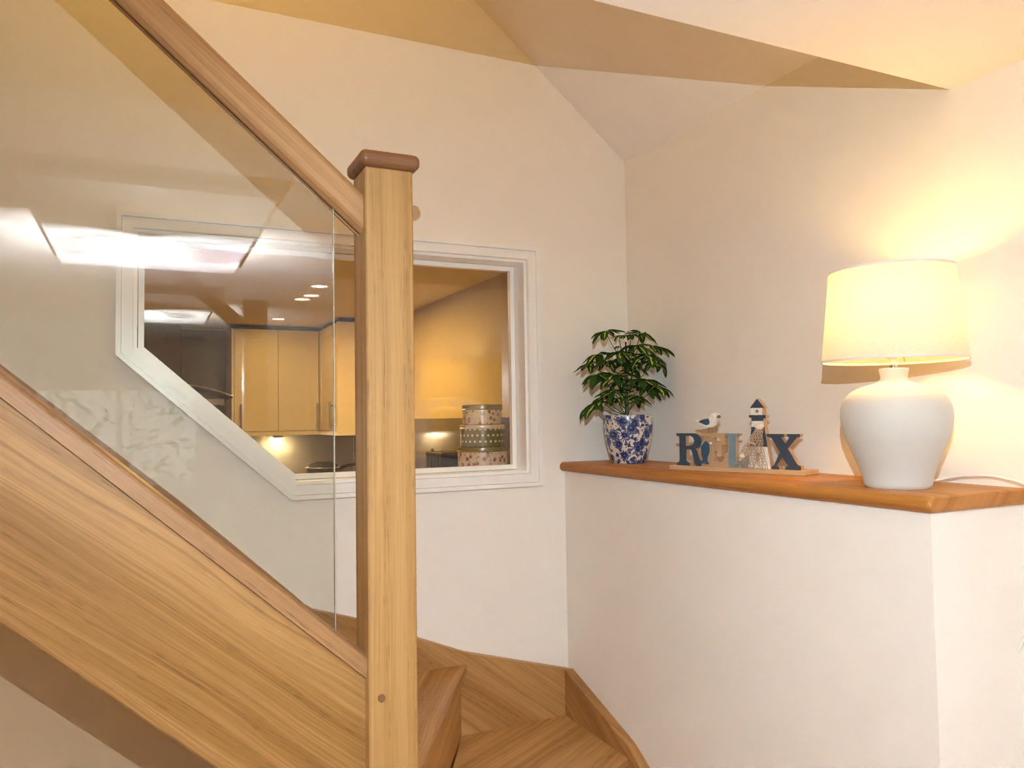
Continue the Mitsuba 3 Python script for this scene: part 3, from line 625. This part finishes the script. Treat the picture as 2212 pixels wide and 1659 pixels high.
struct('trim_1', box(XK-.006, XK, D+.125, 4.84, -.55, -.0005), 'brown_gloss', 'glossy brown splashback on the kitchen right wall')
struct('trim_2', box(.517, 1.405, YK-.006, YK, -.55, -.05), 'grey_splash', 'grey-brown splashback under the cream cabinets')
struct('trim_3', box(1.405, 1.414, YK-.008, YK, -.55, -.05), 'steel', 'thin metal strip at the splashback corner')
struct('trim_4', box(1.414, XK-.006, YK-.006, YK, -.55, -.05), 'brown_gloss', 'dark end of the splashback')
struct('trim_5', box(-.6, .515, YK-.012, YK, -.55, KC-.012), 'brown_wall', 'dark brown panel behind the cooker hood')
def shaker(x0, x1, z0, z1, y, th=.02, st=.062):
    """door with frame and sunk panel in the XZ plane, face at y"""
    fr = sg.box(x0, z0, x1, z1).difference(sg.box(x0+st, z0+st, x1-st, z1-st))
    return ext(fr, th, 'y', y), box(x0+st-.002, x1-st+.002, y+.004, y+th, z0+st-.002, z1-st+.002)
def rot_y(m, x):   # a door modelled in XZ turned to face -X at x
    v = m.vertices; return trimesh.Trimesh(np.stack([x+(v[:, 1]), -v[:, 0], v[:, 2]], 1), m.faces, process=False)
def bar_handle(x, y, z0, z1, parent, face='y'):
    def pt(a, b, c): return (a, b, c) if face == 'y' else (x+(b-y), y+(a-x), c)
    ms = [tube([pt(x, y, z0), pt(x, y, z1)], .0062, 10)]
    for z in (z0+.025, z1-.025):
        ms.append(tube([(x, y, z), (x, y+.036, z)] if face == 'y' else [(x, y, z), (x+.036, y, z)], .0045, 8))
    return obj('handle', cat_(ms), 'steel', parent, label='brushed steel bar handle')
CT, CB = .612, -.0700
c1 = thing('wall_cabinet', 'cream kitchen wall cabinet on the rear wall, next to the dark panel, handle at left', 'cabinet')
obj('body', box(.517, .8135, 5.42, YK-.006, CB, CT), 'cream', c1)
obj('side_panel', box(.517, .5315, 5.400, 5.42, CB, CT), 'cream', c1)
fr, pa = shaker(.5345, .8120, CB+.002, CT, 5.400)
d_ = obj('door', fr, 'cream', c1); obj('panel', pa, 'cream', d_); bar_handle(.5725, 5.364, -.058, .1125, d_)
c2 = thing('wall_cabinet', 'cream kitchen wall cabinet on the rear wall, in the corner, handle at right', 'cabinet')
obj('body', box(.8145, 1.085, 5.42, YK-.006, CB, CT), 'cream', c2)
fr, pa = shaker(.8155, 1.083, CB+.002, CT, 5.400)
d_ = obj('door', fr, 'cream', c2); obj('panel', pa, 'cream', d_); bar_handle(1.066, 5.364, -.058, .1155, d_)
c3 = thing('wall_cabinet', 'cream kitchen wall cabinet on the right wall, its plain end panel beside the newel post', 'cabinet')
obj('body', box(1.107, XK-.001, 4.86, YK-.006, CB, CT), 'cream', c3)
obj('end_panel', cbox(1.087, XK-.001, 4.84, 4.86, -.0985, CT+.003, .001), 'cream', c3)
fr, pa = shaker(-5.395, -4.868, CB+.002, CT, 0)
d_ = obj('door', rot_y(fr, 1.087), 'cream', c3); obj('panel', rot_y(pa, 1.087), 'cream', d_); bar_handle(1.051, 4.90, -.057, .115, d_, 'x')
PLm = thing('light_pelmet', 'cream light pelmet strip along the bottom of the wall cabinets', 'pelmet')
obj('rail', cbox(.517, 1.087, 5.405, 5.425, -.0985, CB-.0005, .001), 'cream', PLm)
obj('rail', cbox(1.090, 1.110, 4.862, 5.425, -.0985, CB-.0005, .001), 'cream', PLm)
for c_, b in ((c1, (.517, .814, 5.425, 5.44)), (c2, (.814, 1.110, 5.425, 5.44)), (c3, (1.110, 1.125, 4.862, 5.425))): obj('gap_shade_strip', box(*b, CT+.0005, KC-.004), 'gap_shade', c_, label='dark strip painted as the shade in the gap up to the ceiling')  # dark strips put in the open gap to paint its shade
obj('gap_shade_strip', box(1.110, XK-.001, 4.862, 4.872, CT+.0035, KC-.004), 'gap_shade', c3)
UL = thing('cabinet_light', 'small bright under-cabinet light shining on the grey splashback', 'light')
obj('housing', lathe([(0, .012), (.034, .012), (.034, 0), (.029, -.002), (.029, .002), (0, .002)], 28, (.852, 5.685, -.118)), 'chrome', UL, smooth=40)
lens = lathe([(0, -.012), (.012, -.0115), (.022, -.008), (.028, 0)], 24, (.852, 5.685, -.118)); lens.fix_normals()
obj('lens', lens, 'down_glow', UL, smooth=True, emitter={'type': 'area', 'radiance': lamp(420, 330, 190), 'sampling_weight': .6})
# downlights
for (x, y, lab) in ((.759, 3.757, 'recessed kitchen downlight, highest and nearest of the three in a cluster'), (.777, 4.052, 'recessed kitchen downlight, middle of the three in a cluster'), (.756, 4.192, 'recessed kitchen downlight, lowest left of the three in a cluster'), (.764, 5.06, 'recessed kitchen downlight on its own, close above the cream cabinets')):
    dl = thing('downlight', lab, 'downlight')
    obj('bezel', lathe([(.036, 0), (.048, 0), (.047, -.003), (.037, -.003), (.036, 0)], 32, (x, y, KC)), 'chrome', dl, smooth=30)
    m = lathe([(0, 0), (.036, 0)], 32, (x, y, KC-.0012)); m.faces = m.faces[:, ::-1]
    if m.face_normals[0, 2] > 0: m.invert()
    obj('lens', m, 'down_glow', dl, emitter={'type': 'area', 'radiance': DOWN if y < 5 else lamp(110, 72, 22), 'sampling_weight': .6})
# worktops
single('worktop', cat_([box(-.6, XK-.006, 5.12, YK-.012, -.59, -.55), box(.86, XK-.006, D+.125, 5.12, -.59, -.55)]), 'worktop', 'dark kitchen worktop below the internal window sill', 'worktop')
single('base_cabinet', cat_([box(-.6, XK-.006, 5.16, YK-.012, -1.45, -.59), box(.90, XK-.006, D+.125, 5.16, -1.45, -.59)]), 'cream', 'cream base units below the dark worktop', 'cabinet')
# stockpot with lid
SPt = thing('lidded_pan', 'black lidded pan with chrome rim below the under-cabinet light', 'pan')
pc = (1.10, 5.36, -.55)
obj('body', lathe([(0, 0), (.100, 0), (.106, .006), (.108, .22), (.111, .222), (.111, .228), (.104, .228), (.104, .01), (0, .01)], 48, pc), 'black_gloss', SPt, smooth=40)
ld = obj('lid', lathe([(.112, .229), (.106, .238), (.080, .256), (.045, .268), (0, .272)], 48, pc), 'black_gloss', SPt, smooth=60)
obj('rim', lathe([(.109, .226), (.115, .226), (.116, .230), (.113, .234), (.109, .232), (.109, .226)], 48, pc), 'chrome', ld, smooth=40, label='chrome rim')
obj('handle', tube(curve([(pc[0]+.10, pc[1]-.03, pc[2]+.215), (pc[0]+.15, pc[1]-.04, pc[2]+.235), (pc[0]+.23, pc[1]-.05, pc[2]+.245)], 12), np.linspace(.010, .008, 12), 8), 'black_matt', SPt, smooth=True)
# cooker hood
HD = thing('cooker_hood', 'curved glass cooker hood against the dark brown panel, left of the cream cabinets', 'cooker hood')
xs = np.linspace(-.30, .505, 25); arc = [(x, .150+.080*(1-((x-.10)/.405)**2)) for x in xs]
gp = sg.Polygon([(x, z) for x, z in arc]+[(x, z+.006) for x, z in arc[::-1]])
obj('glass_canopy', ext(gp, .42, 'y', 5.20), 'black_gloss', HD, label='dark curved glass canopy')
obj('edge_strip', tube([(x, 5.198, z+.012) for x, z in arc], .003, 6), 'chrome', HD, smooth=True)
obj('body', cbox(-.25, .465, 5.30, YK-.013, .105, .148, .003), 'steel_dark', HD)
obj('chimney', cbox(-.02, .22, 5.60, YK-.013, .226, KC-.002, .003), 'brown_wall', HD)
obj('grease_filter', box(-.22, .44, 5.32, YK-.03, .09, .105), 'black_matt', HD)
# utensils and block on the right-hand worktop
UJ = thing('utensil_pot', 'slim steel utensil pot with black-handled utensils behind the window sill', 'utensil pot')
ux, uy = 1.335, 3.69
obj('pot', lathe([(0, -.55), (.030, -.55), (.031, -.54), (.031, -.205), (.029, -.203), (.028, -.21), (.028, -.54), (0, -.54)], 28, (ux, uy, 0)), 'steel', UJ, smooth=40)
for a, h, w in ((2.6, -.170, .016), (.6, -.178, .013), (4.2, -.182, .014)):
    q = np.array([ux+math.cos(a)*.02, uy+math.sin(a)*.02, 0])
    bl = trimesh.creation.icosphere(2, 1.0); bl.apply_scale([w*.5, w, w*1.3]); bl.apply_translation(q+[math.cos(a)*.012, math.sin(a)*.022, h])
    obj('utensil', cat_([tube([(ux, uy, -.5), q+np.array([0, 0, h])], .004, 7), bl]), 'black_matt', UJ, smooth=True)
KB = thing('knife_block', 'black knife block standing between the utensil pot and the cake tins', 'knife block')
obj('block', cbox(1.24, 1.38, 3.40, 3.62, -.55, -.160, .004), 'black_matt', KB)
for k in range(4): obj('knife_handle', cbox(1.2365, 1.2400, 3.43+k*.05, 3.452+k*.05, -.235+.008*(k % 2), -.175, .001), 'black_gloss', KB)
# cake tins on the sill
def floral(key, base, scale, hue):
    def fn(p, n, uv):
        u, v = uv.x, uv.y; d1, d2, r = voronoi(u*scale, v*scale); e1, e2, q = voronoi(u*scale*2.2+5, v*scale*2.2)
        w = noise(u*500, v*500)
        a = (1-smoothstep(.20, .26, d1+.3*(w-.5)))*smoothstep(.15, .2, r); b = (1-smoothstep(.15, .21, e1+.3*(w-.5)))*smoothstep(.5, .55, q)
        c = mix(mi.Color3f(*base), mi.Color3f(.20, .17, .06), b)
        return mix(c, mi.Color3f(*hue)*(.7+.6*w), a)
    return mat(key, two({'type': 'principled', 'base_color': mikit.proc(fn), 'roughness': .25, 'clearcoat': .5, 'clearcoat_gloss': .95}))
floral('tin_floral', (.60, .47, .33), 44, (.26, .10, .07)); floral('tin_floral_large', (.62, .50, .38), 38, (.30, .08, .08))
def dots_fn(p, n, uv):
    u, v = uv.x*52, (uv.y-.004)*46; row = dr.floor(v); fu = u+.5*(row-2*dr.floor(row/2)); fu = fu-dr.floor(fu)-.5; fv = v-row-.5
    d = dr.sqrt(dr.square(fu/52)+dr.square(fv/46))
    return mix(mi.Color3f(.66, .58, .44), mi.Color3f(.155, .135, .050), smoothstep(.0040, .0047, d))
mat('tin_dots', two({'type': 'principled', 'base_color': mikit.proc(dots_fn), 'roughness': .22, 'clearcoat': .5, 'clearcoat_gloss': .95}))
plain('tin_green', (.165, .135, .045), .25, 0, .5, .5); plain('tin_cream', (.60, .48, .35), .25, 0, .5, .5)
tx, ty = 1.108, 2.60
def tin(r, z0, z1, zl, mbody, mlid, lab):
    k = thing('cake_tin', lab, 'tin', 'stacked cake tins')
    pr = [(0, z0), (r-.004, z0), (r-.001, z0+.001), (r, z0+.003), (r, zl+.002)]
    n = 64; t = np.linspace(0, 2*PI, n+1); v, uv, f = [], [], []
    for a, z in pr:
        for q in t: v.append((tx+a*math.cos(q), ty+a*math.sin(q), z)); uv.append((q*r, z-z0+.3))
    for i in range(len(pr)-1):
        for j in range(n):
            a, b, c, d = i*(n+1)+j, i*(n+1)+j+1, (i+1)*(n+1)+j+1, (i+1)*(n+1)+j; f += [(a, b, c), (a, c, d)]
    obj('body', trimesh.Trimesh(v, f, process=False), mbody, k, smooth=True, uv=np.array(uv))
    obj('lid', lathe([(r+.001, zl), (r+.0035, zl-.001), (r+.004, zl+.001), (r+.0025, zl+.003), (r+.0025, z1-.003), (r+.001, z1-.0008), (r-.004, z1), (0, z1)], 64, (tx, ty, 0)), mlid, k, smooth=35)
tin(.090, -.190, -.1035, -.1195, 'tin_floral_large', 'tin_green', 'round floral cake tin with olive lid, bottom of the stack of three')
tin(.080, -.1033, -.0248, -.0382, 'tin_dots', 'tin_cream', 'olive polka-dot cake tin with cream lid, middle of the stack of three')
tin(.0705, -.0246, .0470, .0290, 'tin_floral', 'tin_green', 'small floral cake tin with olive lid, top of the stack of three')

# ------------------------------------------------------------------ behind the camera (seen as reflections)
HP = 'trim_6'; labels[HP] = {'kind': 'structure', 'label': 'flat white heating panel hung under the ceiling, seen reflected in the glass'}  # ceiling heating panel on brackets
obj('face', cbox(-.30, .345, -.67, .56, .632, .652, .002), 'white_satin', HP)
for y in (-.5, .4):
    for x in (-.2, .25): obj('bracket', box(x-.02, x+.02, y-.02, y+.02, .652, CE), 'white_satin', HP)
W2 = 'window_2'; labels[W2] = {'kind': 'structure', 'label': 'window with beige blind, seen reflected in the stair glass'}
fr = sg.box(-.66, -.46, .36, .57).difference(sg.box(-.615, -.415, .315, .525))
obj('frame', ext(fr, .05, 'y', -2.92), 'white_gloss', W2)
obj('mullion', box(-.17, -.13, -2.91, -2.88, -.415, .525), 'white_gloss', W2)
obj('pane', trimesh.Trimesh([(-.615, -2.9, -.415), (.315, -2.9, -.415), (.315, -2.9, .525), (-.615, -2.9, .525)], [(0, 1, 2), (0, 2, 3)], process=False), 'pane_glass', W2)
obj('sill', cbox(-.72, .42, -2.94, -2.72, -.485, -.46, .004), 'white_gloss', W2)
paint('blind_cloth', (.62, .53, .42), .04, 40)
BL = thing('roman_blind', 'folded beige roman blind, seen reflected in the glass', 'blind')
for k, (z0, z1) in enumerate(((.44, .56), (.36, .45), (.28, .37), (.21, .29))):
    obj('fold', cbox(-.64, .34, -2.80+.004*k, -2.782+.012*k, z0, z1, .004), 'blind_cloth', BL)
def hedge_fn(p, n, uv): return mix(mi.Color3f(.14, .14, .07), mi.Color3f(.26, .26, .15), noise(p.x*12, p.y*12, p.z*12))
mat('hedge_leaf', two({'type': 'diffuse', 'reflectance': mikit.proc(hedge_fn)}))
rh = np.random.default_rng(5); hv, hf = [], []
for k in range(2600):
    c = np.array([rh.uniform(-1.6, 1.3), rh.uniform(-4.1, -3.6), rh.uniform(-1.55, .55)]); a = rh.normal(size=3); a /= np.linalg.norm(a); b = np.cross(a, rh.normal(size=3)); b /= np.linalg.norm(b)
    s = rh.uniform(.03, .06); i = len(hv); hv += [c-a*s, c+b*s*.4, c+a*s, c-b*s*.4]; hf += [(i, i+1, i+2), (i, i+2, i+3)]
single('hedge', trimesh.Trimesh(hv, hf, process=False), 'hedge_leaf', 'dusky hedge outside the reflected window', 'hedge')
labels['hedge']['kind'] = 'stuff'
struct('ground', box(-4, 4, -8, -2.95, FLOOR-.1, FLOOR), 'soil', 'dark ground under the hedge')
